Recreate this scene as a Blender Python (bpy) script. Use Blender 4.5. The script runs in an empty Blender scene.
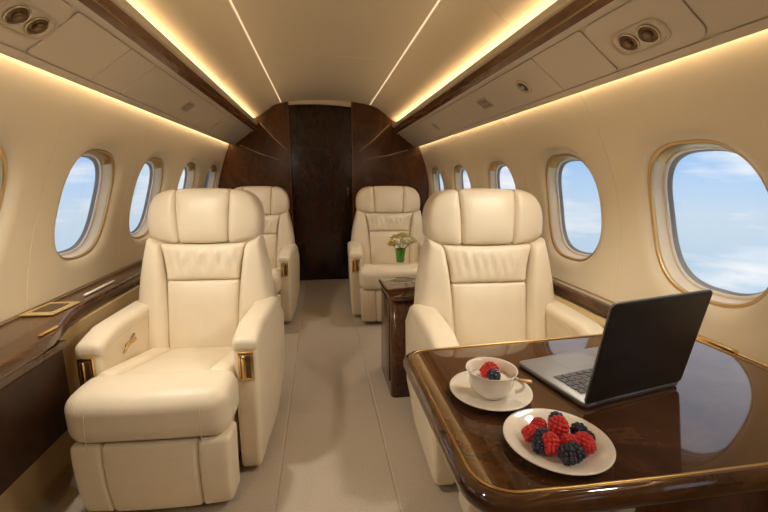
import bpy, math, random
import numpy as np
from mathutils import Vector, Matrix
random.seed(7)
PI = math.pi
COL = bpy.context.scene.collection
XC = 0.09            # centre line of the upper cabin
YA, YB = -1.6, 4.56  # cabin from behind the camera to the rear bulkhead

# ---------------------------------------------------------------- materials
def newmat(name):
    m = bpy.data.materials.new(name); m.use_nodes = True
    nt = m.node_tree; b = nt.nodes['Principled BSDF']
    return m, nt, b

def mat(name, col, rough=0.5, metal=0.0, coat=0.0, bump=0.0, bscale=200, var=0.0, vscale=6, spec=0.5, sheen=0.0, trans=0.0, sss=0.0, coat_rough=0.05):
    m, nt, b = newmat(name)
    b.inputs['Base Color'].default_value = (*col, 1)
    b.inputs['Roughness'].default_value = rough
    b.inputs['Metallic'].default_value = metal
    b.inputs['Coat Weight'].default_value = coat
    b.inputs['Coat Roughness'].default_value = coat_rough
    b.inputs['Specular IOR Level'].default_value = spec
    b.inputs['Sheen Weight'].default_value = sheen
    b.inputs['Transmission Weight'].default_value = trans
    if sss:
        b.inputs['Subsurface Weight'].default_value = sss
        b.inputs['Subsurface Scale'].default_value = 0.01
    tc = nt.nodes.new('ShaderNodeTexCoord')
    if bump:
        n = nt.nodes.new('ShaderNodeTexNoise'); n.inputs['Scale'].default_value = bscale; n.inputs['Detail'].default_value = 3
        bp = nt.nodes.new('ShaderNodeBump'); bp.inputs['Strength'].default_value = bump; bp.inputs['Distance'].default_value = 0.002
        nt.links.new(tc.outputs['Object'], n.inputs['Vector']); nt.links.new(n.outputs['Fac'], bp.inputs['Height'])
        nt.links.new(bp.outputs['Normal'], b.inputs['Normal'])
    if var:
        n2 = nt.nodes.new('ShaderNodeTexNoise'); n2.inputs['Scale'].default_value = vscale; n2.inputs['Detail'].default_value = 4
        r = nt.nodes.new('ShaderNodeValToRGB')
        r.color_ramp.elements[0].position = 0.3; r.color_ramp.elements[1].position = 0.7
        r.color_ramp.elements[0].color = (*[c*(1-var) for c in col], 1); r.color_ramp.elements[1].color = (*[min(1, c*(1+var)) for c in col], 1)
        nt.links.new(tc.outputs['Object'], n2.inputs['Vector']); nt.links.new(n2.outputs['Fac'], r.inputs['Fac'])
        nt.links.new(r.outputs['Color'], b.inputs['Base Color'])
    return m

def wood(name, c1, c2, rough=0.12, scale=(3, 1, 3), coat=1.0, nscale=7, spec=0.5, dist=1.3, cior=1.5):
    m, nt, b = newmat(name)
    tc = nt.nodes.new('ShaderNodeTexCoord'); mp = nt.nodes.new('ShaderNodeMapping')
    mp.inputs['Scale'].default_value = scale
    n = nt.nodes.new('ShaderNodeTexNoise'); n.inputs['Scale'].default_value = nscale; n.inputs['Detail'].default_value = 8
    n.inputs['Distortion'].default_value = dist; n.inputs['Roughness'].default_value = 0.6
    n2 = nt.nodes.new('ShaderNodeTexNoise'); n2.inputs['Scale'].default_value = nscale*9; n2.inputs['Detail'].default_value = 4
    mx = nt.nodes.new('ShaderNodeMath'); mx.operation = 'MULTIPLY_ADD'; mx.inputs[1].default_value = 0.35
    r = nt.nodes.new('ShaderNodeValToRGB')
    r.color_ramp.elements[0].position = 0.45; r.color_ramp.elements[0].color = (*c1, 1)
    r.color_ramp.elements[1].position = 0.85; r.color_ramp.elements[1].color = (*c2, 1)
    L = nt.links.new
    L(tc.outputs['Object'], mp.inputs['Vector']); L(mp.outputs['Vector'], n.inputs['Vector']); L(mp.outputs['Vector'], n2.inputs['Vector'])
    L(n2.outputs['Fac'], mx.inputs[0]); L(n.outputs['Fac'], mx.inputs[2]); L(mx.outputs[0], r.inputs['Fac']); L(r.outputs['Color'], b.inputs['Base Color'])
    b.inputs['Roughness'].default_value = rough; b.inputs['Coat Weight'].default_value = coat; b.inputs['Coat Roughness'].default_value = 0.03
    b.inputs['Specular IOR Level'].default_value = spec; b.inputs['Coat IOR'].default_value = cior
    return m

def emit(name, col, s):
    m, nt, b = newmat(name)
    b.inputs['Base Color'].default_value = (*col, 1)
    b.inputs['Emission Color'].default_value = (*col, 1); b.inputs['Emission Strength'].default_value = s
    return m

def glassmat():
    m = bpy.data.materials.new('window_pane'); m.use_nodes = True; nt = m.node_tree; nt.nodes.clear()
    o = nt.nodes.new('ShaderNodeOutputMaterial'); t = nt.nodes.new('ShaderNodeBsdfTransparent'); g = nt.nodes.new('ShaderNodeBsdfGlossy')
    g.inputs['Roughness'].default_value = 0.02; t.inputs['Color'].default_value = (0.97, 0.98, 0.98, 1)
    mx = nt.nodes.new('ShaderNodeMixShader'); f = nt.nodes.new('ShaderNodeLayerWeight'); f.inputs['Blend'].default_value = 0.5
    pw = nt.nodes.new('ShaderNodeMath'); pw.operation = 'POWER'; pw.inputs[1].default_value = 4.0
    sm = nt.nodes.new('ShaderNodeMath'); sm.operation = 'MULTIPLY_ADD'; sm.inputs[1].default_value = 0.5; sm.inputs[2].default_value = 0.03
    nt.links.new(f.outputs['Facing'], pw.inputs[0]); nt.links.new(pw.outputs[0], sm.inputs[0]); nt.links.new(sm.outputs[0], mx.inputs[0]); nt.links.new(t.outputs[0], mx.inputs[1]); nt.links.new(g.outputs[0], mx.inputs[2]); nt.links.new(mx.outputs[0], o.inputs['Surface'])
    return m

WARM = (1.0, 0.81, 0.55)
LEATHER = mat('cream_leather', (0.77, 0.67, 0.51), 0.38, bump=0.35, bscale=260, var=0.03, vscale=9, spec=0.4)
SUEDE = mat('cream_leather_piping', (0.68, 0.57, 0.41), 0.55)
WALLM = mat('wall_lining', (0.79, 0.695, 0.52), 0.55, bump=0.12, bscale=500, spec=0.3)
CEILM = mat('ceiling_lining', (0.85, 0.73, 0.52), 0.6, bump=0.12, bscale=500, spec=0.3)
PSUM = mat('overhead_lining', (0.70, 0.61, 0.48), 0.5, bump=0.1, bscale=500, spec=0.3)
DADO = mat('lower_lining', (0.55, 0.40, 0.20), 0.6, bump=0.3, bscale=300)
WOODD = wood('bulkhead_burl', (0.040, 0.012, 0.003), (0.15, 0.052, 0.015), 0.22, (1.5, 1, .8), 0.0, 2.6, dist=.8, spec=.35)
WOODC = wood('cabinet_dark_walnut', (0.014, 0.005, 0.002), (0.045, 0.016, 0.006), 0.4, (2, 1, 1), 0.0, 5, dist=.8, spec=.25)
WOODDOOR = wood('door_dark_veneer', (0.015, 0.004, 0.002), (0.042, 0.013, 0.005), 0.16, (3, 1, 0.7), 0.0, spec=.5)
WOODT = wood('table_walnut', (0.034, 0.012, 0.004), (0.115, 0.046, 0.015), 0.12, (1.6, 3, 2), 1.0, 4, spec=0.1, cior=1.62, dist=.7)
WOODL = wood('ledge_walnut', (0.034, 0.012, 0.004), (0.12, 0.048, 0.018), 0.2, (6, 0.9, 4), 0.35, 6, spec=.3)
WOODV = wood('valance_walnut', (0.08, 0.030, 0.010), (0.24, 0.10, 0.034), 0.25, (5, 0.6, 5), 0.3, 6)
CARPET = mat('beige_carpet', (0.47, 0.395, 0.31), 0.95, bump=0.9, bscale=420, var=0.10, vscale=160, sheen=0.2, spec=0.1)
GOLD = mat('polished_gold', (0.78, 0.53, 0.22), 0.22, 1.0)
SATIN = mat('brushed_brass', (0.72, 0.54, 0.26), 0.5, 0.6)
GOLDM = mat('satin_gold', (0.64, 0.46, 0.22), 0.38, 1.0)
ANTIQ = mat('antique_gold', (0.50, 0.31, 0.11), 0.35, 1.0)
RIMG = mat('window_rim_gold', (0.64, 0.47, 0.24), 0.4, 0.9)
DARKM = mat('dark_recess', (0.035, 0.025, 0.018), 0.4)
WHITE = mat('window_liner', (0.93, 0.85, 0.69), 0.35)
WHITE2 = mat('window_inner_frame', (0.93, 0.89, 0.80), 0.3)
GASKET = mat('window_gasket', (0.36, 0.37, 0.39), 0.5)
PANE = glassmat()
CHINA = mat('glazed_china', (0.86, 0.81, 0.72), 0.12, coat=0.6, sss=0.0)
CREAMY = mat('yoghurt', (0.85, 0.78, 0.68), 0.4)
RASP = mat('raspberry_skin', (0.68, 0.03, 0.03), 0.4, coat=0.1, var=0.2, vscale=60)
BLACKB = mat('blackberry_skin', (0.010, 0.012, 0.035), 0.25, coat=0.5)
ALU = mat('laptop_aluminium', (0.30, 0.30, 0.31), 0.4, 0.8)
LID = mat('laptop_lid_dark', (0.022, 0.018, 0.016), 0.42, 0.2)
KEY = mat('key_black', (0.10, 0.10, 0.11), 0.5)
KEYWELL = mat('keyboard_well', (0.30, 0.30, 0.31), 0.5, 0.6)
SCREEN = mat('dark_screen', (0.01, 0.01, 0.012), 0.1)
BRONZE = mat('bronze_nozzle', (0.20, 0.13, 0.07), 0.35, 0.9)
CHROME = mat('champagne_metal', (.62, .52, .38), .25, 1.0)
HOUS = mat('vent_housing', (0.62, 0.50, 0.36), 0.4)
GREENG = mat('green_vase_glass', (0.07, 0.30, 0.02), 0.12, coat=0.6)
PETALW = mat('white_petals', (0.88, 0.85, 0.68), 0.5)
PETALY = mat('yellow_petals', (0.80, 0.66, 0.22), 0.5)
LEAFM = mat('leaf_green', (0.10, 0.20, 0.03), 0.5)
LED = emit('cove_led', WARM, 8.0)
LEDU = emit('upper_cove_led', WARM, 6.8)
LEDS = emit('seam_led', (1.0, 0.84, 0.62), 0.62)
LAMP = emit('reading_lamp_lens', (1.0, 0.80, 0.55), 3.0)

# ---------------------------------------------------------------- object helpers
def link(name, verts, faces, m, parent=None, smooth=True, mats=None, fm=None):
    me = bpy.data.meshes.new(name); me.from_pydata([tuple(v) for v in verts], [], faces)
    for mm in (mats or [m]): me.materials.append(mm)
    if fm:
        for p, i in zip(me.polygons, fm): p.material_index = i
    me.polygons.foreach_set('use_smooth', [smooth]*len(me.polygons))
    me.update()
    import bmesh
    bm = bmesh.new(); bm.from_mesh(me); bmesh.ops.recalc_face_normals(bm, faces=bm.faces); bm.to_mesh(me); bm.free()
    o = bpy.data.objects.new(name, me); COL.objects.link(o)
    if parent is not None: o.parent = parent
    return o

def empty(name, loc=(0, 0, 0), rz=0.0, parent=None):
    o = bpy.data.objects.new(name, None); COL.objects.link(o); o.location = loc; o.rotation_euler = (0, 0, rz); o.empty_display_size = 0.05
    if parent is not None: o.parent = parent
    return o

def tag(o, label, cat, group=None):
    o['label'] = label; o['category'] = cat
    if group: o['group'] = group
    return o

def struct(o):
    o['kind'] = 'structure'; return o

class MB:
    """collects shapes of ONE part"""
    def __init__(s): s.v = []; s.f = []
    def add(s, vf, M=None):
        v, f = vf; n = len(s.v)
        for p in v:
            p = Vector(p)
            s.v.append(tuple(M @ p) if M is not None else tuple(p))
        s.f += [tuple(i+n for i in q) for q in f]; return s
    def build(s, name, m, parent=None, smooth=True): return link(name, s.v, s.f, m, parent, smooth)

def rbox(hx, hy, hz, r, k=3, m=6, warp=None, c=(0, 0, 0)):
    """rounded box (half sizes, edge radius), with an optional warp(x,y,z,u,v,w)"""
    r = min(r, hx, hy, hz)
    def ax(h):
        e = [h-r+r*math.sin(i/k*PI/2) for i in range(k+1)]
        mid = [-(h-r)+2*(h-r)*i/m for i in range(1, m)] if h-r > 1e-6 else []
        return sorted(set([round(-q, 7) for q in e]+[round(q, 7) for q in mid]+[round(q, 7) for q in e]))
    A = [ax(hx), ax(hy), ax(hz)]; n = [len(a)-1 for a in A]
    idx = {}; V = []
    def vid(i, j, l):
        key = (i, j, l)
        if key in idx: return idx[key]
        p = [A[0][i], A[1][j], A[2][l]]; h = [hx, hy, hz]
        cc = [max(-(h[q]-r), min(h[q]-r, p[q])) for q in range(3)]
        d = [p[q]-cc[q] for q in range(3)]; L = math.sqrt(sum(t*t for t in d)) or 1
        q = [cc[t]+d[t]/L*r for t in range(3)]
        if warp: q = warp(q[0], q[1], q[2], q[0]/hx, q[1]/hy, q[2]/hz)
        V.append((q[0]+c[0], q[1]+c[1], q[2]+c[2])); idx[key] = len(V)-1
        return idx[key]
    F = []
    for i in (0, n[0]):
        for j in range(n[1]):
            for l in range(n[2]): F.append((vid(i, j, l), vid(i, j+1, l), vid(i, j+1, l+1), vid(i, j, l+1)))
    for j in (0, n[1]):
        for i in range(n[0]):
            for l in range(n[2]): F.append((vid(i, j, l), vid(i+1, j, l), vid(i+1, j, l+1), vid(i, j, l+1)))
    for l in (0, n[2]):
        for i in range(n[0]):
            for j in range(n[1]): F.append((vid(i, j, l), vid(i+1, j, l), vid(i+1, j+1, l), vid(i, j+1, l)))
    return V, F

def lathe(prof, n=40, c=(0, 0, 0)):
    V = []; F = []
    for (r, z) in prof:
        for i in range(n):
            a = 2*PI*i/n; V.append((c[0]+r*math.cos(a), c[1]+r*math.sin(a), c[2]+z))
    for k in range(len(prof)-1):
        for i in range(n):
            j = (i+1) % n; F.append((k*n+i, k*n+j, (k+1)*n+j, (k+1)*n+i))
    return V, F

def tube(pts, r, n=8, closed=False, caps=True):
    P = [Vector(p) for p in pts]; V = []; F = []; N = len(P); prev = None
    for i, p in enumerate(P):
        a = P[(i-1) % N] if (closed or i) else P[0]; b = P[(i+1) % N] if (closed or i < N-1) else P[-1]
        t = (b-a).normalized()
        if prev is None:
            up = Vector((0, 0, 1)) if abs(t.z) < 0.9 else Vector((1, 0, 0)); u = t.cross(up).normalized()
        else: u = (prev-t*prev.dot(t)).normalized()
        prev = u; w = t.cross(u)
        rr = r[i] if isinstance(r, (list, tuple)) else r
        for k in range(n):
            q = 2*PI*k/n; V.append(tuple(p+u*math.cos(q)*rr+w*math.sin(q)*rr))
    for i in range(N if closed else N-1):
        j = (i+1) % N
        for k in range(n):
            l = (k+1) % n; F.append((i*n+k, i*n+l, j*n+l, j*n+k))
    if not closed and caps: F.append(tuple(range(n-1, -1, -1))); F.append(tuple((N-1)*n+k for k in range(n)))
    return V, F

def extrude(poly, y0, y1, ny=1, closed=True, cap=True):
    """polygon in x,z run along y"""
    V = []; F = []; n = len(poly)
    for j in range(ny+1):
        y = y0+(y1-y0)*j/ny
        V += [(p[0], y, p[1]) for p in poly]
    for j in range(ny):
        for i in range(n if closed else n-1):
            k = (i+1) % n; F.append((j*n+i, j*n+k, (j+1)*n+k, (j+1)*n+i))
    if closed and cap: F.append(tuple(range(n))); F.append(tuple(ny*n+i for i in range(n)))
    return V, F

def slab(poly, z0, z1, bev=0.0, k=4):
    """horizontal outline (x,y) between z0,z1, with edges rounded by bev (outline offset inward)"""
    n = len(poly)
    def off(d):
        out = []
        for i in range(n):
            a = Vector(poly[i-1]); b = Vector(poly[i]); c = Vector(poly[(i+1) % n])
            t = ((b-a).normalized()+(c-b).normalized()).normalized(); nn = Vector((-t.y, t.x)); out.append((b.x+nn.x*d, b.y+nn.y*d))
        return out
    rings = []
    if bev:
        for i in range(k+1):
            q = i/k*PI/2; rings.append((off(bev*(1-math.sin(q))), z0+bev*(1-math.cos(q))))
        for i in range(k+1):
            q = i/k*PI/2; rings.append((off(bev*(1-math.cos(q))), z1-bev*(1-math.sin(q))))
    else: rings = [(poly, z0), (poly, z1)]
    V = []; F = []
    for pl, z in rings: V += [(p[0], p[1], z) for p in pl]
    for r in range(len(rings)-1):
        for i in range(n):
            j = (i+1) % n; F.append((r*n+i, r*n+j, (r+1)*n+j, (r+1)*n+i))
    F.append(tuple(range(n-1, -1, -1))); F.append(tuple((len(rings)-1)*n+i for i in range(n)))
    return V, F

def rrect(x0, x1, y0, y1, r, k=8):
    P = []
    for (cx, cy, a0) in ((x1-r, y0+r, -90), (x1-r, y1-r, 0), (x0+r, y1-r, 90), (x0+r, y0+r, 180)):
        for i in range(k+1):
            a = math.radians(a0+90*i/k); P.append((cx+r*math.cos(a), cy+r*math.sin(a)))
    return P   # counter-clockwise

def lerp(a, b, t): return a+(b-a)*t
def ss(t): t = max(0, min(1, t)); return t*t*(3-2*t)

# ---------------------------------------------------------------- cabin shell
PL = np.polyfit([.55, .66, .8, 1.0, 1.25, 1.5, 1.62], [-1.105, -1.12, -1.115, -1.09, -1.03, -.945, -.89], 4)
PR = np.polyfit([.55, .66, .8, 1.0, 1.25, 1.5, 1.62], [1.12, 1.165, 1.215, 1.245, 1.21, 1.125, 1.06], 4)
def wx(side, z): return float(np.polyval(PL if side < 0 else PR, z))
ZW0, ZW1 = 0.60, 1.60
WIN = {-1: dict(y=[-1.03, -0.23, 0.57, 1.37, 2.12, 2.80, 3.53, 4.24], a=.222, b=.254, zc=1.04),
       1: dict(y=[-1.26, -0.46, 0.34, 1.155, 1.88, 2.67, 3.46, 4.22], a=.224, b=.262, zc=1.02)}
NS = 72
SHY = {-1: .24, 1: .30}
def sup(a, b, t, n=2.7):
    c, s = math.cos(t), math.sin(t)
    return a*math.copysign(abs(c)**(2/n), c), b*math.copysign(abs(s)**(2/n), s)

def side_wall(side, name):
    W = WIN[side]; ys = W['y']; V = []; F = []
    seams = [YA-.2]+[(ys[i]+ys[i+1])/2 for i in range(len(ys)-1)]+[YB+.3]
    for i, yc in enumerate(ys):
        y0, y1 = seams[i], seams[i+1]; zc = W['zc']; base = len(V); rings = []
        out = [sup(W['a'], W['b'], 2*PI*q/NS) for q in range(NS)]
        # fillet into the opening (deepest first)
        for q in range(5):
            ang = q/4*PI/2; off = 0.042*(1-math.cos(ang)); dep = 0.030*(1-math.sin(ang))
            rings.append([(yc+p[0]*(1+off/W['a']), zc+p[1]*(1+off/W['b']), dep) for p in out])
        lip = rings[-1]
        rect = []
        g = 0.002
        for p in lip:
            dy, dz = p[0]-yc, p[1]-zc
            ty = ((y1-g-yc) if dy > 0 else (y0+g-yc))/dy if abs(dy) > 1e-6 else 1e9
            tz = ((ZW1-zc) if dz > 0 else (ZW0-zc))/dz if abs(dz) > 1e-6 else 1e9
            t = min(ty, tz); rect.append([yc+dy*t, zc+dz*t, 0])
        for cy in (y0+g, y1-g):
            for cz in (ZW0, ZW1):
                j = min(range(NS), key=lambda q: (rect[q][0]-cy)**2+(rect[q][1]-cz)**2); rect[j] = [cy, cz, 0]
        for t in (0.05, 0.15, 0.3, 0.5, 0.75, 0.975, 0.99, 1.0):
            rings.append([(lerp(a[0], b[0], t), lerp(a[1], b[1], t), 0) for a, b in zip(lip, rect)])
        rings.append([(min(max(yc+(p[0]-yc)*(1+g/abs(p[0]-yc)) if abs(p[0]-yc) > 1e-6 else yc, y0), y1), p[1], 0.005) for p in rect])
        for R in rings: V += [(wx(side, p[1])+side*p[2], min(YB+.15, max(YA-.05, p[0]+SHY[side]*(p[1]-W['zc']))), p[1]) for p in R]
        for r in range(len(rings)-1):
            for q in range(NS):
                s = (q+1) % NS; F.append((base+r*NS+q, base+r*NS+s, base+(r+1)*NS+s, base+(r+1)*NS+q))
    struct(link(name, V, F, WALLM))
    # windows
    for i, yc in enumerate(ys):
        e = struct(empty('window_%d' % (i+1+(8 if side > 0 else 0)), (wx(side, W['zc']), yc, W['zc'])))
        x0 = wx(side, W['zc'])
        def ringmesh(defs, nm, m, cap=False):
            V = []; F = []
            for (off, dep) in defs:
                for q in range(NS):
                    py, pz = sup(W['a']+off, W['b']+off, 2*PI*q/NS)
                    V.append((wx(side, W['zc']+pz)-x0+side*dep, py+SHY[side]*pz, pz))
            for r in range(len(defs)-1):
                for q in range(NS):
                    s = (q+1) % NS; F.append((r*NS+q, r*NS+s, (r+1)*NS+s, (r+1)*NS+q))
            if cap:
                V.append((side*defs[-1][1], 0, 0)); c = len(V)-1
                for q in range(NS): F.append(((len(defs)-1)*NS+q, (len(defs)-1)*NS+(q+1) % NS, c))
            return link(nm, V, F, m, e)
        rr = [(0.009*math.cos(t)-0.003, 0.033+0.009*math.sin(t)) for t in [2*PI*k/8 for k in range(9)]]
        ringmesh(rr, 'gold_rim', RIMG)
        ringmesh([(0.0, 0.029), (-0.005, 0.034), (-0.009, 0.040), (-0.016, 0.062), (-0.020, 0.078)], 'liner', WHITE)
        rr = [(-0.024+0.006*math.cos(t), 0.078+0.006*math.sin(t)) for t in [2*PI*k/8 for k in range(9)]]
        ringmesh(rr, 'inner_frame', WHITE2)
        V = []; F = []; m_ = 22
        for (off, dep) in ((-.0135, .034), (-.017, .046), (-.021, .060), (-.023, .070), (-.019, .072)):
            for q in range(m_+1):
                py, pz = sup(W['a']+off, W['b']+off, math.radians(lerp(48, 132, q/m_))); V.append((wx(side, W['zc']+pz)-x0+side*dep, py+SHY[side]*pz, pz))
        for r in range(4):
            for q in range(m_): F.append((r*(m_+1)+q, r*(m_+1)+q+1, (r+1)*(m_+1)+q+1, (r+1)*(m_+1)+q))
        link('shade_edge', V, F, GOLDM, e)
        ringmesh([(-0.028, 0.080), (-0.030, 0.088), (-0.034, 0.090), (-0.036, 0.098)], 'gasket', GASKET)
        ringmesh([(-0.033, 0.094)]+[(-0.033-(W['a']-0.035)*t, 0.094) for t in (.3, .6, .9)], 'pane', PANE, True)
side_wall(-1, 'wall_left'); side_wall(1, 'wall_right')

# floor with two shallow runner seams, rising to the side
fl = []
for sx in (-0.19, 0.25):
    fl += [(sx-0.006, 0.0), (sx, -0.004), (sx+0.006, 0.0)]
struct(link('floor', *extrude([(-1.10, 0.0)]+fl+[(1.20, 0.0)], YA, YB+0.2, 1, False), CARPET, smooth=False))
# lower side panels that lean outwards
for s, xa, xb in ((-1, -1.04, -0.955), (1, 1.13, 1.06)):
    struct(link('baseboard_left' if s < 0 else 'baseboard_right', *extrude([(xa, -0.002), (xa+s*-0.004, 0.30), (xb, 0.36), (xb, 0.60), (xb+s*0.12, 0.62), (xb+s*0.14, 0.0)], YA, YB, 1), DADO, smooth=False))

# ceiling : centre panel, seams, side panels down behind the valance
def hwz():
    c = [(0, 1.992), (.08, 1.991), (.16, 1.988), (.24, 1.983), (.32, 1.975), (.40, 1.964), (.462, 1.953)]
    s = [(.478, 1.948), (.51, 1.939), (.54, 1.927), (.57, 1.911), (.60, 1.892), (.63, 1.869), (.66, 1.844), (.69, 1.820), (.72, 1.802), (.75, 1.790), (.79, 1.782), (.84, 1.778), (.90, 1.765), (1.00, 1.70), (1.03, 1.60)]
    return c, s
c, s_ = hwz()
pts = [(XC-h, z) for h, z in reversed(s_)]
segs = []
full = [(XC-h, z) for h, z in reversed(s_)]+[(XC-.475, 1.957), (XC-.465, 1.957)]+[(XC-h, z) for h, z in reversed(c)]+[(XC+h, z) for h, z in c[1:]]+[(XC+.465, 1.957), (XC+.475, 1.957)]+[(XC+h, z) for h, z in s_]
mb = MB()
cuts = [YA, -0.55, 0.62, 1.75, 3.0, YB+0.14]
for a, b in zip(cuts[:-1], cuts[1:]):
    g = 0.0025
    n = len(full)
    rows = [(a, 0.006), (a+g, 0.0), (b-g, 0.0), (b, 0.006)]
    V = []; F = []
    for y, up in rows: V += [(p[0], y, p[1]+up) for p in full]
    for j in range(3):
        for i in range(n-1): F.append((j*n+i, j*n+i+1, (j+1)*n+i+1, (j+1)*n+i))
    mb.add((V, F))
co_ = struct(mb.build('ceiling', CEILM))
co_.data.set_sharp_from_angle(angle=math.radians(28))
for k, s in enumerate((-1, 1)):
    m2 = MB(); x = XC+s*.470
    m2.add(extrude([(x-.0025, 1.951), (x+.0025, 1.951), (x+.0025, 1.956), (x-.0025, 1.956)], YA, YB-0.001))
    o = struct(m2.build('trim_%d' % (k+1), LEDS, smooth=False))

# overhead units on both sides
def P(s, h, z): return (XC+s*h, z)
def psu_pt(s, v, lift=0.0):
    h = lerp(.77, .985, v); z = lerp(1.665, 1.505, v); nx, nz = -.597, -.802
    return (XC+s*(h+nx*lift), z+nz*lift)
tn = 3
for s in (-1, 1):
    side = 'left' if s < 0 else 'right'
    # carrier with a rounded rear end
    prof = [P(s, .775, 1.69)]+[psu_pt(s, v, -0.004) for v in (0.0, 1.0)]+[P(s, .993, 1.512), P(s, .985, 1.60), P(s, .86, 1.70)]
    struct(link('trim_%d' % tn, *extrude(prof, YA, YB, 1), PSUM, smooth=False)); tn += 1
    # outer rail next to the cove, proud and rounded
    rail = [psu_pt(s, .87, -.002), psu_pt(s, .875, .003), psu_pt(s, .98, .003)]+[P(s, .990, 1.512), P(s, .980, 1.530)]
    struct(link('trim_%d' % tn, *extrude(rail, YA, YB, 1), PSUM, smooth=False)); tn += 1
    inner = [psu_pt(s, .0, -.002), psu_pt(s, .0, .004), psu_pt(s, .085, .004), psu_pt(s, .09, -.002)]
    struct(link('trim_%d' % tn, *extrude(inner, YA, YB, 1), PSUM, smooth=False)); tn += 1
    # walnut valance and cream lip above it
    val = [P(s, .742, 1.722), P(s, .733, 1.712), P(s, .740, 1.680), P(s, .768, 1.662), P(s, .790, 1.70), P(s, .790, 1.73)]
    struct(link('trim_%d' % tn, *extrude(val, YA, YB, 1), WOODV, smooth=False)); tn += 1
    lip = [P(s, .722, 1.748), P(s, .716, 1.744), P(s, .724, 1.724), P(s, .742, 1.716), P(s, .800, 1.726), P(s, .800, 1.732), P(s, .735, 1.730)]
    struct(link('trim_%d' % tn, *extrude(lip, YA, YB, 1), CEILM, smooth=False)); tn += 1
    gl = [P(s, .7405, 1.682), P(s, .7385, 1.679), P(s, .742, 1.675), P(s, .745, 1.678)]
    struct(link('trim_%d' % tn, *extrude(gl, YA, YB, 1), GOLDM, smooth=False)); tn += 1
    # lamps
    up = [P(s, .752, 1.7335), P(s, .752, 1.740), P(s, .778, 1.740), P(s, .778, 1.7335)]
    o = link('cove_light_strip', *extrude(up, YA+.02, YB-.01, 1), LEDU, smooth=False)
    tag(o, 'warm glowing light strip behind the %s walnut valance washing the ceiling' % side, 'light strip')
    lo = [P(s, .996, 1.538), P(s, .998, 1.530), P(s, 1.010, 1.530), P(s, 1.012, 1.538), P(s, 1.004, 1.546)]
    o = link('cove_light_strip', *extrude(lo, YA+.02, YB-.01, 1), LED, smooth=False)
    tag(o, 'warm glowing light strip at the top of the %s window wall' % side, 'light strip')

    # overhead panels with rounded ends
    spans = {-1: [(-1.58, -.6, 0), (-.596, .55, 0), (.554, 1.443, .045), (1.448, 1.79, .012), (1.794, 2.03, .012), (2.034, 3.10, .012), (3.104, 4.54, .03)],
             1: [(-1.58, -.5, 0), (-.496, 1.000, .02), (1.005, 1.348, .045), (1.353, 1.668, .012), (1.672, 2.75, .012), (2.754, 3.7, .012), (3.704, 4.54, .03)]}[s]
    for (a, b, r) in spans:
        pl = [(q[0], q[1]/.268) for q in rrect(a, b, 0.105*.268, 0.855*.268, max(r, .004), 6)]
        # v radius scaled
        V = []; F = []; n = len(pl)
        cy, cv = (a+b)/2, .48
        def ring(sh, lift):
            out = []
            for (y, v) in pl:
                # scale r in v (0.268 m per v unit)
                vv = v
                yy = y+(cy-y)/max(abs(cy-y), .01)*sh; v2 = vv+(cv-vv)/max(abs(cv-vv), .01)*sh/.268
                x, z = psu_pt(s, v2, lift); out.append((x, yy, z))
            return out
        R = [ring(0, -.002), ring(0, .001), ring(.002, .0025)]
        for q in R: V += q
        for rr in range(2):
            for i in range(n): F.append((rr*n+i, rr*n+(i+1) % n, (rr+1)*n+(i+1) % n, (rr+1)*n+i))
        F.append(tuple(2*n+i for i in range(n)))
        struct(link('trim_%d' % tn, V, F, PSUM, smooth=False)); tn += 1

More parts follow.
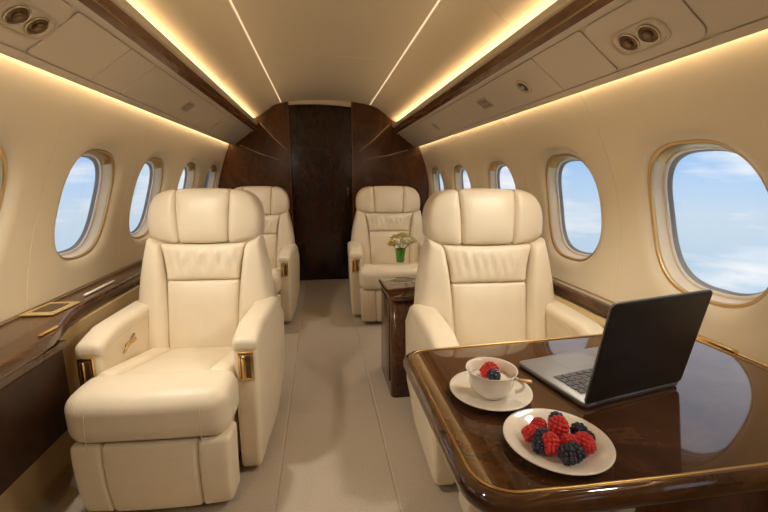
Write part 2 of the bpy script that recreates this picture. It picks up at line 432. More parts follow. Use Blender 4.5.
# small fittings in the overhead panels
def fit_frame(s, y, v, lift=.0035):
    x, z = psu_pt(s, v, lift)
    n = Vector((-s*.597, 0, -.802)); ax = Vector((0, 1, 0)); bx = n.cross(ax)
    M = Matrix(((ax.x, bx.x, n.x, x), (ax.y, bx.y, n.y, y), (ax.z, bx.z, n.z, z), (0, 0, 0, 1)))
    return M
def fitting(name, s, y, v, label, cat, kind, group=None):
    e = empty(name); e.matrix_world = fit_frame(s, y, v); tag(e, label, cat, group)
    if kind == 'double':   # oblong recessed tray with two swivel nozzles
        hx, hy = .104, .050
        V = []; F = []; n = 40
        rings = [(1.0, 0.0), (0.97, 0.003), (.90, .004), (.84, -.004), (.80, -.022)]
        for sc, z in rings:
            for i in range(n):
                q = 2*PI*i/n; px, py = sup(hx*sc, hy*sc, q, 3.2); V.append((px, py, z))
        for r in range(len(rings)-1):
            for i in range(n): F.append((r*n+i, r*n+(i+1) % n, (r+1)*n+(i+1) % n, (r+1)*n+i))
        F.append(tuple(4*n+i for i in range(n)))
        link('housing', V, F, HOUS, e)
        link('recess_plate', *slab([sup(hx*.8, hy*.8, 2*PI*i/24, 3.2) for i in range(24)], -.024, -.019), DARKM, e, False)
        for dx in (-.039, .039):
            noz = MB().add(lathe([(.0, .006), (.012, .006), (.016, .004), (.018, -.002), (.016, -.004), (.020, -.005), (.029, -.007), (.033, -.012), (.033, -.02)], 28, (dx, 0, .006))).build('nozzle', BRONZE, e)
            link('nozzle_ring', *tube([(dx+.033*math.cos(t), .033*math.sin(t), .001) for t in [2*PI*i/28 for i in range(28)]], .0032, 8, True), CHROME, noz)
    elif kind == 'light':
        link('bezel', *lathe([(.044, 0), (.041, .006), (.032, .008), (.028, .002), (.026, -.004)], 28), HOUS, e)
        link('lens', *lathe([(.0001, .003), (.016, .002), (.028, -.001)], 24), DARKM, e)
        link('swivel_eye', *lathe([(.0001, .010), (.007, .009), (.010, .005), (.011, .0)], 20, (.004, .0, .0)), HOUS, e)
    elif kind == 'grille':
        link('frame', *rbox(.062, .038, .005, .004, 2, 2), HOUS, e)
        fr = link('recess_plate', *rbox(.050, .028, .002, .001, 1, 1, c=(0, 0, .005)), DARKM, e)
        for i in range(5): link('slat', *rbox(.0042, .027, .0018, .001, 1, 1, c=(-.040+.02*i, 0, .0075)), HOUS, e)
        link('divider', *rbox(.050, .0035, .0018, .001, 1, 1, c=(0, 0, .008)), HOUS, e)
fitting('air_vent_unit', -1, 1.345, .50, 'twin round air nozzles in oblong tray, overhead on the left near corner', 'air vent', 'double')
fitting('air_vent_unit', 1, 1.19, .54, 'twin round air nozzles in oblong tray, overhead right above largest window', 'air vent', 'double')
fitting('air_grille', -1, 2.699, .47, 'small slotted air grille in the left overhead panel', 'air vent', 'grille')
fitting('air_grille', 1, 2.33, .47, 'small slotted air grille in the right overhead panel', 'air vent', 'grille')
fitting('reading_light', -1, 3.42, .54, 'small round reading light in left overhead panel near the rear bulkhead', 'reading light', 'light')
fitting('reading_light', 1, 1.88, .49, 'small round reading light right of the air grille in right overhead', 'reading light', 'light')
fitting('reading_light', 1, 3.346, .47, 'small round reading light in right overhead panel near the rear bulkhead', 'reading light', 'light')

# ---------------------------------------------------------------- rear bulkhead
arch = [(-1.10, 0), (-1.13, .7), (-1.09, 1.1), (-1.03, 1.30), (-.94, 1.5), (-.9, 1.62), (-.70, 1.75), (-.62, 1.80), (-.45, 1.93), (-.312, 1.965), (-.312, 0)]
archr = [(.367, 0), (.367, 1.985), (.58, 1.96), (.72, 1.87), (.85, 1.75), (1.0, 1.70), (1.12, 1.62), (1.22, 1.45), (1.26, 1.1), (1.24, .7), (1.18, 0)]
wb = struct(empty('wall_back', (0, YB, 0)))
def addpanel(poly, nm, m, y0, y1): return link(nm, *extrude(poly, y0-YB, y1-YB), m, wb, False)
addpanel(arch, 'veneer_panel', WOODD, YB-.003, YB+.09); addpanel(archr, 'veneer_panel', WOODD, YB-.003, YB+.09)
addpanel([(-.312, 1.936), (-.2, 1.945), (.0, 1.952), (.2, 1.945), (.362, 1.93), (.362, 2.02), (-.312, 2.02)], 'door_header', CEILM, YB+.01, YB+.09)
addpanel([(-.320, 0), (-.320, 1.962), (-.308, 1.962), (-.308, 0)], 'jamb', WOODV, YB-.010, YB+.01)
addpanel([(.368, 0), (.368, 1.975), (.356, 1.975), (.356, 0)], 'jamb', WOODV, YB-.010, YB+.01)
for (x0, z0, x1, z1) in ((-.607, 1.74, -.335, 1.46), (-.824, 1.513, -.42, 1.362), (.771, 1.747, .435, 1.454), (.989, 1.482, .524, 1.38)):
    link('inlay_strip', *tube([(x0, -.004, z0), ((x0+x1)/2, -.006, (z0+z1)/2-.012), (x1, -.004, z1)], .006, 8), GOLDM, wb)
d = struct(empty('door_1', (0, YB+.06, 0)))
link('leaf', *rbox(.345, .018, .975, .004, 1, 1, c=(.027, 0, .98)), WOODDOOR, d, False)
for x in (-.14, .20): link('raised_panel', *rbox(.155, .003, .90, .002, 1, 1, c=(x, -.019, .98)), WOODDOOR, d, False)
link('handle', *rbox(.008, .008, .05, .006, 3, 2, c=(.31, -.030, 1.02)), BRONZE, d)
struct(link('wall_front', *extrude([(-1.3, -.05), (1.4, -.05), (1.4, 2.1), (-1.3, 2.1)], YA-.06, YA), WALLM, smooth=False))
struct(link('wall_back_closure', *extrude([(-1.3, -.05), (1.4, -.05), (1.4, 2.1), (-1.3, 2.1)], YB+.16, YB+.2), WOODDOOR, smooth=False)).name = 'trim_90'

# ---------------------------------------------------------------- ledges
def ledge(pts_in, s, name, label, z1=.66, th=.045):
    # pts_in: inner edge from near to far (x,y); outer edge follows the wall
    far = [(s*min(abs(wx(s, z)) for z in (.60, .62, .64, .66, .68))-s*.006, y) for y in (YB-.01, YA+.01)]
    poly = list(pts_in)+far
    if s > 0: poly = poly[::-1]
    # orientation counter-clockwise
    A = sum(poly[i][0]*poly[(i+1) % len(poly)][1]-poly[(i+1) % len(poly)][0]*poly[i][1] for i in range(len(poly)))
    if A < 0: poly = poly[::-1]
    e = empty(name, (0, 0, 0)); tag(e, label, 'ledge')
    link('top', *slab(poly, z1-th, z1, .012), WOODL, e, True)
    # gold line at wall
    link('wall_bead', *tube([(wx(s, .665)-s*.016, y, z1+.005) for y in (YA+.02, YB-.02)], .0035, 8), GOLDM, e)
    return e
def smooth_edge(fn, y0, y1, n): return [(fn(lerp(y0, y1, i/n)), lerp(y0, y1, i/n)) for i in range(n+1)]
lx = lambda y: lerp(-.862, -.962, ss((y-1.30)/.45))
le = ledge(smooth_edge(lx, YA+.01, YB-.01, 60), -1, 'side_ledge', 'polished walnut ledge under the left windows beside the seats')
link('fascia', *extrude([(-.872, .6145), (-.872, .594), (-.90, .590), (-.93, .6145)], YA+.02, 1.44), WOODL, le, False)
rx = lambda y: lerp(1.058, 1.10, ss((y-1.03)/.06))
re_ = ledge(smooth_edge(rx, YA+.01, YB-.01, 30), 1, 'side_ledge', 'polished walnut ledge under the right windows behind the laptop')
# near left cabinet
cb = empty('side_cabinet', (0, 0, 0)); tag(cb, 'dark walnut cabinet below the left ledge at the near corner', 'cabinet')
link('body', *extrude([(-.890, .586), (-.890, .30), (-.93, .27), (-.950, .27), (-.950, .586)], YA+.02, 1.445), WOODC, cb, False)
for a, b in ((-1.5, -.62), (-.60, .30), (.32, 1.42)): link('door', *rbox(.004, (b-a)/2, .135, .003, 2, 1, c=(-.893, (a+b)/2, .445)), WOODC, cb, False)
# fittings on the ledges
cp = empty('control_panel', (-1.035, 1.655, .6625), -0.06); tag(cp, 'square gold control plate with dark screen on the left walnut ledge', 'control panel')
link('plate', *slab(rrect(-.058, .058, -.082, .082, .006, 3), -.001, .005, .002, 2), SATIN, cp)
link('display', *slab(rrect(-.036, .036, -.050, .050, .004, 3), .004, .0065), BRONZE, cp, False)
tag(link('grab_strip', *rbox(.006, .125, .004, .003, 2, 2, c=(-1.010, 1.955, .6655)), WHITE2), 'thin pale metal strip on left ledge beyond the gold control plate', 'strip')
tag(link('ledge_latch', *rbox(.005, .045, .004, .003, 2, 2, c=(-.892, 1.395, .6655)), GOLD), 'short bright metal latch on the edge of the left walnut ledge', 'latch')
tag(link('stowage_handle', *rbox(.010, .062, .0105, .004, 2, 2, c=(1.134, .943, .672)), GOLD), 'flat gold stowage strip on right ledge behind the laptop', 'handle')

# ---------------------------------------------------------------- seats
def yb(z):      # front surface of the backrest (local y)
    return .222+.155*(z-.38)/.75
HW = [(.36, .318), (.50, .328), (.62, .324), (.74, .306), (.86, .276), (.885, .275), (.95, .278), (1.00, .278), (1.05, .269), (1.09, .252), (1.12, .228), (1.14, .19)]
def hw(z): return float(np.interp(z, [p[0] for p in HW], [p[1] for p in HW]))
def pad(xl, xr, zb, zt, y_of, depth, r=.016, puff=.014, k=4, m=7, extra=None):
    """leather pad facing -y: xl(t), xr(t) side curves, zb(s), zt(s) lower/upper curves; returns verts,faces"""
    W = (xr(.5)-xl(.5))/2; Hh = (zt(.5)-zb(.5))/2
    def warp(x, y, z, u, v, w):
        s = (u+1)/2; t = (w+1)/2
        zz = lerp(zb(s), zt(s), t); xx = lerp(xl(t), xr(t), s)
        f = (1-v)/2     # 1 = front
        pf = puff*(1-u**4)*(1-w**4)*f
        yy = y_of(zz, xx)+(y+depth/2)-pf
        if extra: xx, yy, zz = extra(xx, yy, zz, u, v, w)
        return (xx, yy, zz)
    return rbox(W, depth/2, Hh, r, k, m, warp)
con = lambda c: (lambda t: c)
def make_seat(label):
    e = empty('cabin_seat'); tag(e, label, 'seat', 'cream leather cabin seats')
    wrap = lambda z, x: yb(z)+.55*max(0, abs(x)-.20)**1.5+0.0
    # shell
    def shellwarp(x, y, z, u, v, w):
        t = (w+1)/2; zz = lerp(.10, 1.108, t); h = hw(max(zz, .38))+.006
        if zz > 1.0: h = hw(zz+.022)+.006
        back = (v+1)/2
        return (u*h*(1-.10*back), yb(max(zz, .38))+.035+back*(.125-.05*ss((zz-.8)/.35))-(.0), zz-.012*back*ss((zz-1.0)/.1))
    link('backrest_shell', *rbox(.28, .06, .5, .045, 4, 10, shellwarp), LEATHER, e)
    # headrest
    hy = lambda z, x: yb(z)-.020*math.sin(PI*min(1, max(0, (z-.86)/.30)))+.004+.5*max(0, abs(x)-.14)**1.4
    link('headrest', *pad(lambda t: -.118-.014*t, lambda t: .118+.014*t, lambda s: .872+.004*(2*s-1)**2, lambda s: 1.128-.004*(2*s-1)**2, hy, .11, .02, .014), LEATHER, e)
    for sg in (-1, 1):
        def outer(t): z = lerp(.880, 1.122, t); return sg*hw(z)
        def inner(t): return sg*(.116+.014*t)
        xl, xr = (outer, inner) if sg < 0 else (inner, outer)
        zt = (lambda s: 1.124-.024*(1-s)**2.4) if sg < 0 else (lambda s: 1.124-.024*s**2.4)
        zb_ = (lambda s: .868+.034*(1-s)**1.5) if sg < 0 else (lambda s: .868+.034*s**1.5)
        def wy(z, x): return hy(z, x)+.004
        link('headrest_wing', *pad(xl, xr, zb_, zt, wy, .13, .024, .012), LEATHER, e)
        # side bolster
        def oo(t): return sg*(hw(lerp(.36, .885, t))+.002)
        def ii(t): return sg*lerp(.165, .206, t**2.6)
        xl, xr = (oo, ii) if sg < 0 else (ii, oo)
        zt2 = (lambda s: .874+.034*(1-s)**1.5) if sg < 0 else (lambda s: .874+.034*s**1.5)
        link('side_bolster', *pad(xl, xr, con(.34), zt2, lambda z, x: yb(z)-.022+.9*max(0, abs(x)-.19)**1.5, .13, .032, .022), LEATHER, e)
    # middle pads, the upper one with gathered folds
    def folds(xx, yy, zz, u, v, w):
        f = (1-v)/2
        a = math.exp(-((w-.1)/.6)**2)*f
        yy += .0062*a*(math.sin(xx*150+w*2.5)+.8*math.sin(xx*83-w*3+1))*(1-u**4)
        return xx, yy, zz
    link('back_cushion', *pad(lambda t: lerp(-.174, -.208, t**1.8), lambda t: lerp(.174, .208, t**1.8), con(.705), lambda s: .868+.006*(2*s-1)**2, lambda z, x: yb(z)-.002, .09, .014, .016, 4, 30, folds), LEATHER, e)
    link('back_cushion', *pad(lambda t: lerp(-.166, -.174, t), lambda t: lerp(.166, .174, t), con(.36), con(.704), lambda z, x: yb(z)-.002, .09, .014, .020), LEATHER, e)
    # seat : side rolls, inset, front roll
    sz = lambda y: lerp(.470, .385, (y+.15)/.42)
    for sg in (-1, 1):
        def sw(x, y, z, u, v, w):
            yy = lerp(-.20, .28, (v+1)/2); top = sz(yy)+.014
            zz = lerp(.27, top, (w+1)/2); xx = sg*.204+x*1.05
            return (xx, yy, zz)
        link('seat_side_roll', *rbox(.045, .22, .09, .03, 4, 6, sw), LEATHER, e)
    def iw(x, y, z, u, v, w):
        yy = lerp(-.20, .27, (v+1)/2); zz = lerp(.28, sz(yy)-.001, (w+1)/2)+.012*(1-u**4)*(1-v**4)*(w > 0)
        return (x*(1+.04*(1-v)/2), yy, zz)
    link('seat_cushion', *rbox(.158, .22, .08, .012, 3, 10, iw), LEATHER, e)
    def fw(x, y, z, u, v, w):
        xx = x*(1-.02*(1-w)/2)
        zz = z+.392; yy = y-.255
        front = max(0, -v)
        zz += .004*math.cos(u*PI/2)-(.012*front*max(0, w))+.010*(u*u)*0
        yy += .018*u*u*max(0, -v)          # softly curved front
        if abs(u) > .85: pass
        return (xx, yy, zz)
    link('front_roll', *rbox(.283, .105, .093, .062, 6, 8, fw), LEATHER, e)
    for sg in (-1, 1):   # stitched seams on the roll
        link('roll_seam', *tube([(sg*.17, -.255+.109*math.cos(q)*1.0-.002, .378+.0*q+.1085*math.sin(q)) if False else (sg*.168, -.255-.1045*math.sin(q), .3785+.1085*math.cos(q)) for q in ()] or [(sg*.190, -.3585, .31), (sg*.190, -.359, .37), (sg*.189, -.354, .42), (sg*.187, -.340, .452), (sg*.184, -.318, .4725), (sg*.180, -.29, .4795), (sg*.175, -.25, .4850)], .0016, 6), SUEDE, e)
    # leg rest : three panels under the roll
    def lr(x0, x1):
        def w_(x, y, z, u, v, w):
            t = (w+1)/2; k = 1-.035*(1-t)**1.5
            xx = lerp(x0, x1, (u+1)/2)*k; zz = lerp(.028, .300, t)
            yy = -.29+y+.018*(xx/.28)**2+.022*(1-t)**2-.006*math.cos((t-.5)*PI)
            return (xx, yy, zz)
        return rbox(abs(x1-x0)/2, .055, .12, .016, 4, 5, w_)
    link('leg_rest', *lr(-.163, .163), LEATHER, e)
    link('leg_rest_side', *lr(-.274, -.1635), LEATHER, e); link('leg_rest_side', *lr(.1635, .274), LEATHER, e)
    # base
    link('base', *rbox(.23, .24, .12, .02, 2, 2, c=(0, .02, .16)), LEATHER, e)
    link('plinth', *rbox(.20, .20, .02, .005, 1, 1, c=(0, .0, .02)), DARKM, e)
    # arms
    for sg in (-1, 1):
        arm = empty('armrest', parent=e)
        def aw(x, y, z, u, v, w):
            t = (w+1)/2; yy = lerp(-.145, .50, (v+1)/2)
            zlo = .022+.10*ss(((v+1)/2-.55)/.45); zz = lerp(zlo, .575, t)
            o = lerp(.345, .352, ss((v+1)/2*1.3)); i = .247
            o2 = o-.012*(1-t)**2
            yy += .012*(1-t)*max(0, -v)+.03*max(0, -v)*max(0, t-.75)*4*.35
            xx = sg*lerp(i, o2, (u*sg+1)/2 if sg > 0 else (1-u)/2)
            # lowered rounded tail at the back
            zz -= .10*ss(((v+1)/2-.78)/.22)*t+.022*(1-ss((v+1)/2*5))*max(0, t-.5)*2
            return (xx, yy, zz)
        link('arm_panel', *rbox(.055, .31, .27, .022, 4, 8, aw), LEATHER, arm)
        def tw(x, y, z, u, v, w):
            q = (v+1)/2; yy = lerp(-.140, .47, q); o = lerp(.348, .356, ss(q*1.3)); i = .242
            xx = sg*lerp(i, o, (u*sg+1)/2)
            top = .606-.030*(1-ss(q*4.5))-.115*ss((q-.74)/.26)
            zz = lerp(top-.058, top+.006*(1-u*u), (w+1)/2)
            return (xx, yy, zz)
        link('arm_pad', *rbox(.06, .31, .032, .026, 5, 12, tw), LEATHER, arm)
        cx = sg*.300
        fr = link('latch_plate', *rbox(.030, .006, .058, .004, 2, 1, c=(cx, -.147, .472)), GOLD, arm)
        link('latch_recess', *rbox(.020, .002, .047, .002, 1, 1, c=(cx, -.1432, .478)), BRONZE, fr) if False else None
        link('latch_recess', *rbox(.021, .002, .047, .002, 1, 1, c=(cx, -.1525, .472)), BRONZE, arm)
        link('latch_handle', *rbox(.0085, .007, .046, .006, 3, 3, c=(cx-.006, -.156, .472)), GOLD, arm)
        if sg < 0:
            for dy in (0, .05): link('recline_button', *rbox(.004, .016, .009, .004, 3, 1, c=(-.244, .035+dy, .502-.0*dy)), GOLDM, arm)
            link('recline_lever', *tube([(-.243, .00, .480), (-.239, .02, .497), (-.239, .06, .512), (-.243, .09, .528)], .005, 8), GOLDM, arm)
    return e
def copy_tree(o, parent=None):
    c = o.copy(); COL.objects.link(c); c.parent = parent
    for ch in list(o.children): copy_tree(ch, c)
    return c
seat0 = make_seat('large cream leather seat at the front left, with nothing before it')
SEATS = [(-.564, 1.62, None), (.727, 1.37, 'cream leather seat at the right, facing the laptop across the table'),
         (-.565, 3.30, 'cream leather seat at the far left, mostly hidden by the nearer seat'),
         (.605, 3.34, 'cream leather seat at far right with the flower vase on it')]
for i, (x, y, lab) in enumerate(SEATS):
    o = seat0 if i == 0 else copy_tree(seat0)
    o.location = (x, y, 0)
    o.scale = (.93, 1, .985) if x < 0 else ((1, 1, .985) if y < 2 else (1.09, 1, .972))
    if y > 2 and x < 0: o.scale = (.93, 1, .972)
    if i == 0: o.rotation_euler.z = math.radians(-3.2)
    if lab: o['label'] = lab
# (copies made before moving would keep the same children transforms)

# ---------------------------------------------------------------- side cabinet between the right seats
t = empty('side_table', (0, 0, 0)); tag(t, 'low dark walnut side cabinet between the two right seats', 'table')
link('body', *slab(rrect(.345, .93, 1.935, 2.33, .03, 5), .0, .542), WOODL, t, True)
link('top', *slab(rrect(.330, .945, 1.92, 2.345, .035, 6), .542, .565, .008, 3), WOODT, t)
link('door', *rbox(.003, .14, .22, .003, 2, 1, c=(.343, 2.13, .29)), WOODL, t)

# ---------------------------------------------------------------- near table
def table_outline(ins=0.0):
    # rounded near-left corner, bowed front edge
    x0, x1, y0, y1 = .200+ins, 1.052, .455+ins, 1.020-ins
    r = .075-ins*.6; P_ = []
    nf = 24
    # near edge left->right (bowed towards the viewer)
    for i in range(9):
        a = PI+PI/2*i/8; P_.append((x0+r+r*math.cos(a), y0+r+r*math.sin(a)))
    for i in range(1, nf+1):
        t = i/nf; x = lerp(x0+r, x1, t); P_.append((x, y0-.006*math.sin(PI*t)))
    P_.append((x1, y1+.012))
    for i in range(1, 12):
        t = i/12; P_.append((lerp(x1, x0+.05, t), y1+.012-.035*t))
    yy = y1-.023; r2 = .05
    for i in range(7):
        a = PI/2+PI/2*i/6; P_.append((x0+r2+r2*math.cos(a), yy-r2+r2*math.sin(a)))
    return P_
tb = empty('dining_table', (0, 0, 0)); tag(tb, 'glossy dark walnut table with gold inlay holding laptop, cup and plate', 'table')
link('tabletop', *slab(table_outline(.016), .680, .700, .0), WOODT, tb, False)
out = table_outline(0); inn = table_outline(.016)
# bullnose edge as a swept half-round
V = []; F = []; n = len(out); K = 9
for i in range(n):
    o_, q = Vector(out[i]), Vector(inn[i])
    for k in range(K+1):
        a = -PI/2+PI*k/K; c_ = math.cos(a); V.append((lerp(q.x, o_.x, c_), lerp(q.y, o_.y, c_), .6805+.0215*math.sin(a)))
for i in range(n):
    j = (i+1) % n
    for k in range(K): F.append((i*(K+1)+k, i*(K+1)+k+1, j*(K+1)+k+1, j*(K+1)+k))
    F.append((i*(K+1)+K, i*(K+1), j*(K+1), j*(K+1)+K))
link('edge_moulding', V, F, WOODT, tb)
gi = table_outline(.018)
link('gold_inlay', *tube([(p[0], p[1], .7008) for p in gi], .0028, 6, True), ANTIQ, tb)
link('underframe', *rbox(.30, .20, .025, .01, 2, 1, c=(.70, .735, .640)), WOODD, tb)
link('pedestal', *rbox(.06, .16, .31, .02, 2, 1, c=(.94, .735, .31)), WOODD, tb)
ZT = .7005

# laptop
hl = Vector((.506, .655)); hr = Vector((.776, .709)); fv = Vector((-.19, .98)).normalized()
ux = (hr-hl).normalized(); wl = (hr-hl).length; uy = Vector((-ux.y, ux.x)); dl = .205
lp = empty('laptop', (hl.x, hl.y, ZT+.001), math.atan2(ux.y, ux.x)); tag(lp, 'open laptop with dark lid back and grey keyboard deck on walnut table', 'laptop')
link('base', *slab(rrect(0, wl, -.002, dl, .012, 5), .001, .011, .003, 3), ALU, lp)
kb = link('keyboard', *slab(rrect(.022, wl-.022, .028, .115, .003, 2), .0108, .0114), KEYWELL, lp, False)
rows = [(15, .0145), (14, .0165), (13, .0165), (12, .0165), (11, .0165)]
y = .031
for ri, (cnt, hgt) in enumerate(rows):
    wk = (wl-.048)/cnt
    for i in range(cnt): link('key', *rbox(wk/2-.0014, hgt/2-.0014, .0009, .0006, 1, 1, c=(.024+wk*(i+.5), y+hgt/2, .0122)), KEY, kb, False)
    y += hgt
link('touchpad', *slab(rrect(wl/2-.05, wl/2+.05, .128, .192, .004, 3), .0108, .0112), ALU, lp, False)
for x in (.03, wl-.03): link('foot', *rbox(.012, .006, .0012, .001, 1, 1, c=(x, .02, .0004)), KEY, lp, False)
ld = empty('lid', (0, 0, .010), parent=lp)
ld.rotation_euler = (math.radians(90-80.5)+PI/2, 0, 0)   # leans a little towards the viewer
lid_pts = rrect(0, wl, 0, .222, .012, 5)
link('lid_shell', *slab(lid_pts, -.0025, .0025, .0022, 3), LID, ld)
link('lid_rim', *tube([(p[0], p[1], -.0005) for p in lid_pts], .0022, 6, True), ALU, ld)
link('screen', *slab(rrect(.008, wl-.008, .010, .214, .004, 3), -.0032, -.0024), SCREEN, ld, False)
link('hinge', *tube([(.03, 0, .009), (wl-.03, 0, .009)], .0045, 10), KEY, lp)

# plate, saucer, cup
pc = (.388, .562)
plate = link('plate', *lathe([(.0001, .004), (.050, .004), (.058, .006), (.072, .012), (.091, .016), (.0935, .0175), (.093, .0195), (.090, .0190), (.072, .0150), (.060, .0095), (.050, .0075), (.0001, .0070)], 64), CHINA)
plate.scale = (.95, .95, 1); plate.location = (pc[0], pc[1], ZT-.003); tag(plate, 'cream china plate of mixed berries near the front table edge', 'plate')
foot = None
sc = (.344, .737)
saucer = link('saucer', *lathe([(.0001, .002), (.034, .002), (.040, .004), (.060, .009), (.083, .014), (.0855, .0155), (.085, .0175), (.080, .0165), (.060, .0120), (.040, .0075), (.034, .0065), (.0001, .0065)], 56), CHINA)
saucer.location = (sc[0], sc[1], ZT-.001); tag(saucer, 'cream china saucer under the teacup', 'saucer')
cup = empty('teacup', (sc[0]-.001, sc[1]-.003, ZT+.0056)); cup.scale = (1.10, 1.10, 1.06); tag(cup, 'white footed teacup with berries inside, standing on the saucer', 'cup')
link('bowl', *lathe([(.0001, .003), (.020, .0035), (.023, .0), (.026, .0005), (.0265, .003), (.033, .007), (.0385, .015), (.0415, .026), (.0425, .038), (.0440, .046), (.0475, .0515), (.0485, .0530), (.0480, .0545), (.0455, .0525), (.0420, .046), (.0405, .038), (.0395, .026), (.0365, .015), (.030, .009), (.0001, .008)], 56), CHINA, cup)
link('yoghurt', *lathe([(.0001, .0345), (.02, .034), (.0385, .0330)], 40), CREAMY, cup)
hd = math.radians(-38)
hpts = []
for i in range(11):
    a = lerp(math.radians(80), math.radians(-70), i/10); hpts.append((.040+.020*math.cos(a), 0, .030+.014*math.sin(a)))
hpts = [(p[0]*math.cos(hd), p[0]*math.sin(hd), p[2]) for p in hpts]
hn = link('handle', *tube(hpts, [.0042-.0012*math.sin(PI*i/10) for i in range(11)], 10), CHINA, cup)
tr_ = MB().add(rbox(.012, .0045, .0022, .002, 3, 2), Matrix.Translation((.062*math.cos(hd), .062*math.sin(hd), .0435)) @ Matrix.Rotation(hd+.25, 4, 'Z')).build('thumb_rest', GOLDM, cup); tr_['label'] = 'gold thumb rest'

# berries
def sphere(r, c, n=6):
    V = []; F = []
    for j in range(n+1):
        p = PI*j/n
        for i in range(2*n):
            a = PI*i/n; V.append((c[0]+r*math.sin(p)*math.cos(a), c[1]+r*math.sin(p)*math.sin(a), c[2]+r*math.cos(p)))
    for j in range(n):
        for i in range(2*n):
            k = (i+1) % (2*n); F.append((j*2*n+i, j*2*n+k, (j+1)*2*n+k, (j+1)*2*n+i))
    return V, F
def berry_mesh(name, m, R, L, dr, rows):
    mb = MB()
    mb.add(rbox(R*.82, R*.82, L*.40, R*.6, 4, 2, c=(0, 0, L*.5)))
    for j in range(rows):
        t = j/(rows-1); ang = lerp(.30, PI/2+1.25, t)
        rad = R*math.sin(min(ang, PI/2)) if ang < PI/2 else R*(1-.30*(ang-PI/2)); z = L*.5+L*.5*math.cos(ang)
        cnt = max(4, int(2*PI*rad/(dr*1.75)))
        for i in range(cnt):
            a = 2*PI*(i+.5*(j % 2))/cnt; mb.add(sphere(dr, (rad*math.cos(a)*.88, rad*math.sin(a)*.88, z), 4))
    mb.add(sphere(dr, (0, 0, L*.97), 4))
    me = mb.build(name, m); return me
def place(o, x, y, z, tilt, az, sc_=1.0):
    o.location = (x, y, z); o.rotation_euler = (tilt, 0, az); o.scale = (sc_,)*3
rb0 = berry_mesh('raspberry', RASP, .0128, .0255, .0034, 7)
bb0 = berry_mesh('blackberry', BLACKB, .0112, .0215, .0037, 6)
zb_ = ZT+.0055
RS = [(.372, .606, 0, .9, .4, .95, 'raspberry at the back left of the plate'), (.343, .583, 0, 1.1, 1.4, 1.0, 'raspberry at the far left side of the plate'),
      (.392, .577, .003, .4, 2.0, 1.25, 'largest raspberry, in the middle of the plate'), (.364, .540, .0, .9, 2.9, 1.15, 'raspberry at the front left of the plate'),
      (.399, .548, .002, .5, -1.0, 1.05, 'raspberry right of centre on the plate'), (.426, .540, .0, .8, -1.9, 1.15, 'raspberry at the right end of the berries')]
BS = [(.408, .610, .002, .6, .3, .95, 'blackberry at the back of the plate'), (.354, .563, .002, .9, 1.7, 1.0, 'blackberry between the left raspberries'),
      (.346, .549, -.001, 1.1, 2.3, .9, 'blackberry at the left front of the plate'), (.430, .575, .002, .7, -.6, 1.0, 'blackberry at the back right of the plate'),
      (.441, .562, .0, 1.0, -1.2, .85, 'blackberry at the right rim of the berries'), (.377, .517, .0, .9, 3.0, 1.0, 'blackberry at the very front of the plate'), (.396, .520, .001, 1.0, -2.6, 1.0, 'blackberry front right on the plate')]
for proto, data, cat, grp in ((rb0, RS, 'raspberry', 'raspberries'), (bb0, BS, 'blackberry', 'blackberries')):
    for i, (x, y, dz, ti, az, s, lab) in enumerate(data):
        o = proto if i == 0 else proto.copy()
        if i: COL.objects.link(o)
        s *= 1.0 if proto is rb0 else 1.14; place(o, lerp(.388, x-.003, 1.1), lerp(.562, y-.010, 1.1), zb_+dz+.002+.010*math.sin(ti)*s, ti, az, s); tag(o, lab, cat, grp+' on the plate')
    o = proto.copy(); COL.objects.link(o)
    if cat == 'raspberry': place(o, .331, .746, ZT+.0445, .9, 1.2, 1.25); tag(o, 'raspberry in the teacup', cat, 'berries in the cup')
    else: place(o, .350, .729, ZT+.0430, .7, -.8, 1.1); tag(o, 'blackberry in the teacup', cat, 'berries in the cup')

# ---------------------------------------------------------------- vase and flowers
vx, vy, vz = .640, 3.20, .480
vase = empty('vase', (vx, vy, vz)); tag(vase, 'small green glass vase of flowers on the far right seat', 'vase')
link('glass', *lathe([(.0001, .0), (.030, .0), (.033, .004), (.036, .05), (.043, .105), (.045, .112), (.042, .112), (.038, .09), (.0001, .085)], 28), GREENG, vase)
fl_pos = []
def flower(i, x, y, z, R, m, lab):
    R *= 1.55; z -= .012
    e = empty('flower', (vx+x, vy+y, vz+z)); tag(e, lab, 'flower', 'flowers in the green vase')
    mb = MB()
    for ring_, (cnt, rr, tilt, hgt) in enumerate(((6, R, .35, 0), (5, R*.75, .8, .006), (4, R*.5, 1.15, .010))):
        for k in range(cnt):
            a = 2*PI*k/cnt+ring_*.5+i
            V = []; F = []
            for u in range(5):
                for v in range(5):
                    s = u/4; w = (v/4-.5)*2; wd = rr*.55*math.sin(PI*(.12+.80*s)); 
                    px = rr*s; py = wd*w; pz = rr*.30*s*s+.25*rr*w*w*s
                    p = Vector((px*math.cos(tilt)-pz*math.sin(tilt)*0, py, px*math.sin(tilt)+pz+hgt))
                    V.append(tuple(Matrix.Rotation(a, 3, 'Z') @ p))
            for u in range(4):
                for v in range(4): F.append((u*5+v, u*5+v+1, (u+1)*5+v+1, (u+1)*5+v))
            mb.add((V, F))
    d_ = Vector((x, y, .0)); tl = Matrix.Rotation(min(.9, d_.length*9), 4, Vector((-y, x, 0)).normalized() if d_.length > 1e-4 else Vector((1, 0, 0)))
    b = mb.build('blossom', m, e); b.data.transform(tl)
    link('stem', *tube([(-x*.75, -y*.75, .095-z), (-x*.2, -y*.2, -.02), (0, 0, 0)], .002, 5), LEAFM, e)
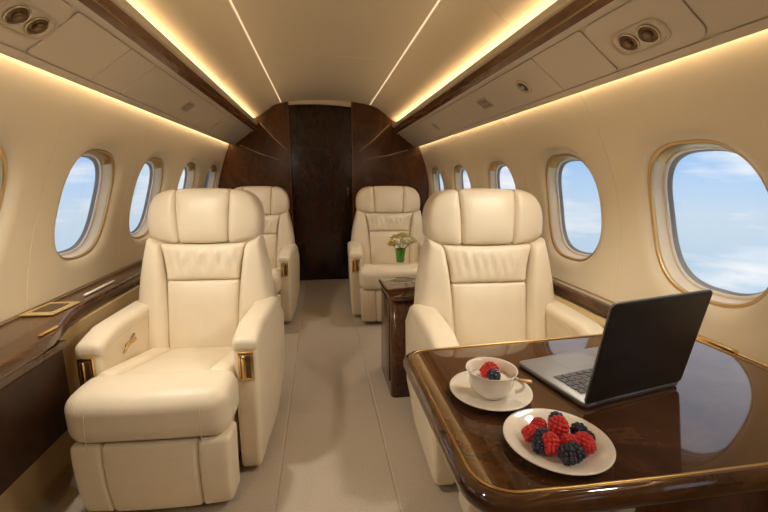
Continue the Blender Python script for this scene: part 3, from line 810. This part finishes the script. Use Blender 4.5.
FL = [(-.055, -.01, .155, .034, PETALY, 'yellow flower at the left edge of the bouquet'), (-.02, -.035, .165, .036, PETALW, 'white flower at the front of the bouquet'),
      (.028, -.03, .170, .037, PETALW, 'white flower front right in the bouquet'), (0, .0, .205, .034, PETALY, 'pale yellow flower at the top of the bouquet'),
      (.035, .01, .215, .030, PETALW, 'white flower at the upper right of the bouquet'), (-.035, .02, .200, .030, PETALW, 'white flower at the upper left of the bouquet'),
      (.062, .0, .165, .030, PETALY, 'yellow flower at the right of the bouquet'), (.10, -.01, .185, .024, PETALW, 'small white flower hanging out furthest right')]
for i, f in enumerate(FL): flower(i, *f)
def leaf_spray(x, y, z, lab):
    e = MB()
    for k in range(7):
        a = random.uniform(0, 2*PI); L = random.uniform(.03, .055)
        V = []; F = []
        for u in range(5):
            s = u/4; w = .010*math.sin(PI*min(1, s+.05))
            for sd in (-1, 0, 1): V.append((L*s, w*sd, .02*math.sin(s*2)+abs(sd)*.002))
        for u in range(4):
            for sd in range(2): F.append((u*3+sd, u*3+sd+1, (u+1)*3+sd+1, (u+1)*3+sd))
        e.add((V, F), Matrix.Translation((x+vx, y+vy, z+vz)) @ Matrix.Rotation(a, 4, 'Z') @ Matrix.Rotation(random.uniform(-.8, .2), 4, 'Y'))
    e.add(tube([(vx+x*.3, vy+y*.3, vz+.095), (vx+x, vy+y, vz+z)], .002, 5))
    tag(e.build('leaf_sprig', LEAFM), lab, 'leaves', 'leaf sprigs in the green vase')
leaf_spray(-.05, 0, .13, 'green leaf sprig at the left of the bouquet'); leaf_spray(.06, -.01, .14, 'green leaf sprig at the right of the bouquet'); leaf_spray(.0, .03, .17, 'green leaf sprig at the back of the bouquet')

# ---------------------------------------------------------------- added fill lamps
def area(name, loc, rot, sx, sy, power, col, label, cat='lamp'):
    l = bpy.data.lights.new(name, 'AREA'); l.shape = 'RECTANGLE'; l.size = sx; l.size_y = sy; l.energy = power; l.color = col
    o = bpy.data.objects.new(name, l); COL.objects.link(o); o.location = loc; o.rotation_euler = rot
    return o
def spot(name, s, y, v, power, ang=100, aim=(0, 0, 0)):
    x, z = psu_pt(s, v, .02)
    l = bpy.data.lights.new(name, 'SPOT'); l.energy = power; l.color = (1.0, .91, .77); l.spot_size = math.radians(ang); l.spot_blend = .9; l.shadow_soft_size = .05
    o = bpy.data.objects.new(name, l); COL.objects.link(o); o.location = (x, y, z)
    o.rotation_euler = (Vector(aim)-Vector((x, y, z))).to_track_quat('-Z', 'Y').to_euler()
for (s, y, v, pw, aim) in ((-1, 1.315, .5, 11, (-.5, 1.6, .5)), (1, 1.19, .54, 9, (.6, 1.4, .6)), (1, .95, .5, 3, (-.5, 1.5, .6)), (-1, 2.9, .5, 5, (-.45, 3.3, .5)), (1, 2.9, .47, 5, (.5, 3.3, .5)),
                       (-1, .1, .5, 3.5, (-.3, 1.0, .8)), (1, .1, .5, 3.5, (.3, 1.1, .8))):
    spot('fill_spot', s, y, v, pw*3.2, 110, aim)  # added spots to brighten seats and table, none at a reading light fitting

# ---------------------------------------------------------------- sky
w = bpy.data.worlds.new('sky'); bpy.context.scene.world = w; w.use_nodes = True
nt = w.node_tree; nt.nodes.clear(); N = nt.nodes.new; L = nt.links.new
o = N('ShaderNodeOutputWorld'); bg = N('ShaderNodeBackground'); tc = N('ShaderNodeTexCoord'); sx = N('ShaderNodeSeparateXYZ')
L(tc.outputs['Generated'], sx.inputs[0])
rp = N('ShaderNodeValToRGB'); rp.color_ramp.elements[0].position = .0
els = rp.color_ramp.elements; els[0].color = (.42, .56, .68, 1); els[1].position = 1.0; els[1].color = (.30, .42, .66, 1)
for p_, c_ in ((.40, (.44, .60, .74, 1)), (.465, (.56, .68, .80, 1)), (.50, (.44, .62, .86, 1)), (.55, (.27, .48, .83, 1)), (.62, (.50, .62, .84, 1)), (.72, (.66, .72, .86, 1))):
    q = els.new(p_); q.color = c_
mr = N('ShaderNodeMapRange'); mr.inputs['From Min'].default_value = -1; mr.inputs['From Max'].default_value = 1
L(sx.outputs['Z'], mr.inputs['Value']); L(mr.outputs[0], rp.inputs['Fac'])
mp = N('ShaderNodeMapping'); mp.inputs['Scale'].default_value = (1.2, 1.2, 5.5); mp.inputs['Location'].default_value = (.4, .9, .25); L(tc.outputs['Generated'], mp.inputs['Vector'])
ns = N('ShaderNodeTexNoise'); ns.inputs['Scale'].default_value = 2.3; ns.inputs['Detail'].default_value = 9; ns.inputs['Roughness'].default_value = .55; L(mp.outputs['Vector'], ns.inputs['Vector'])
cr = N('ShaderNodeValToRGB'); cr.color_ramp.elements[0].position = .49; cr.color_ramp.elements[1].position = .64; L(ns.outputs['Fac'], cr.inputs['Fac'])
mx = N('ShaderNodeMixRGB'); mx.inputs['Color2'].default_value = (.86, .88, .92, 1); L(cr.outputs['Color'], mx.inputs['Fac']); L(rp.outputs['Color'], mx.inputs['Color1'])
L(mx.outputs['Color'], bg.inputs['Color']); bg.inputs['Strength'].default_value = 1.0; L(bg.outputs[0], o.inputs['Surface'])

# ---------------------------------------------------------------- camera, view
F_ = 400.0; pit = math.atan(76/F_); yaw = math.atan(64/F_*math.cos(pit))
cam = bpy.data.cameras.new('camera'); co = bpy.data.objects.new('camera', cam); COL.objects.link(co)
co.location = (0, 0, 1.15); co.rotation_euler = (PI/2-pit, 0, -yaw); cam.sensor_width = 36; cam.lens = 36*F_/768; cam.clip_start = .02
sc_ = bpy.context.scene; sc_.camera = co
sc_.view_settings.view_transform = 'Standard'; sc_.view_settings.look = 'None'; sc_.view_settings.exposure = 0.15; sc_.view_settings.gamma = 1.0; sc_.view_settings.use_curve_mapping = False
sc_.cycles.use_denoising = True; sc_.cycles.max_bounces = 10; sc_.cycles.diffuse_bounces = 6
sc_.cycles.sample_clamp_indirect = 4.0
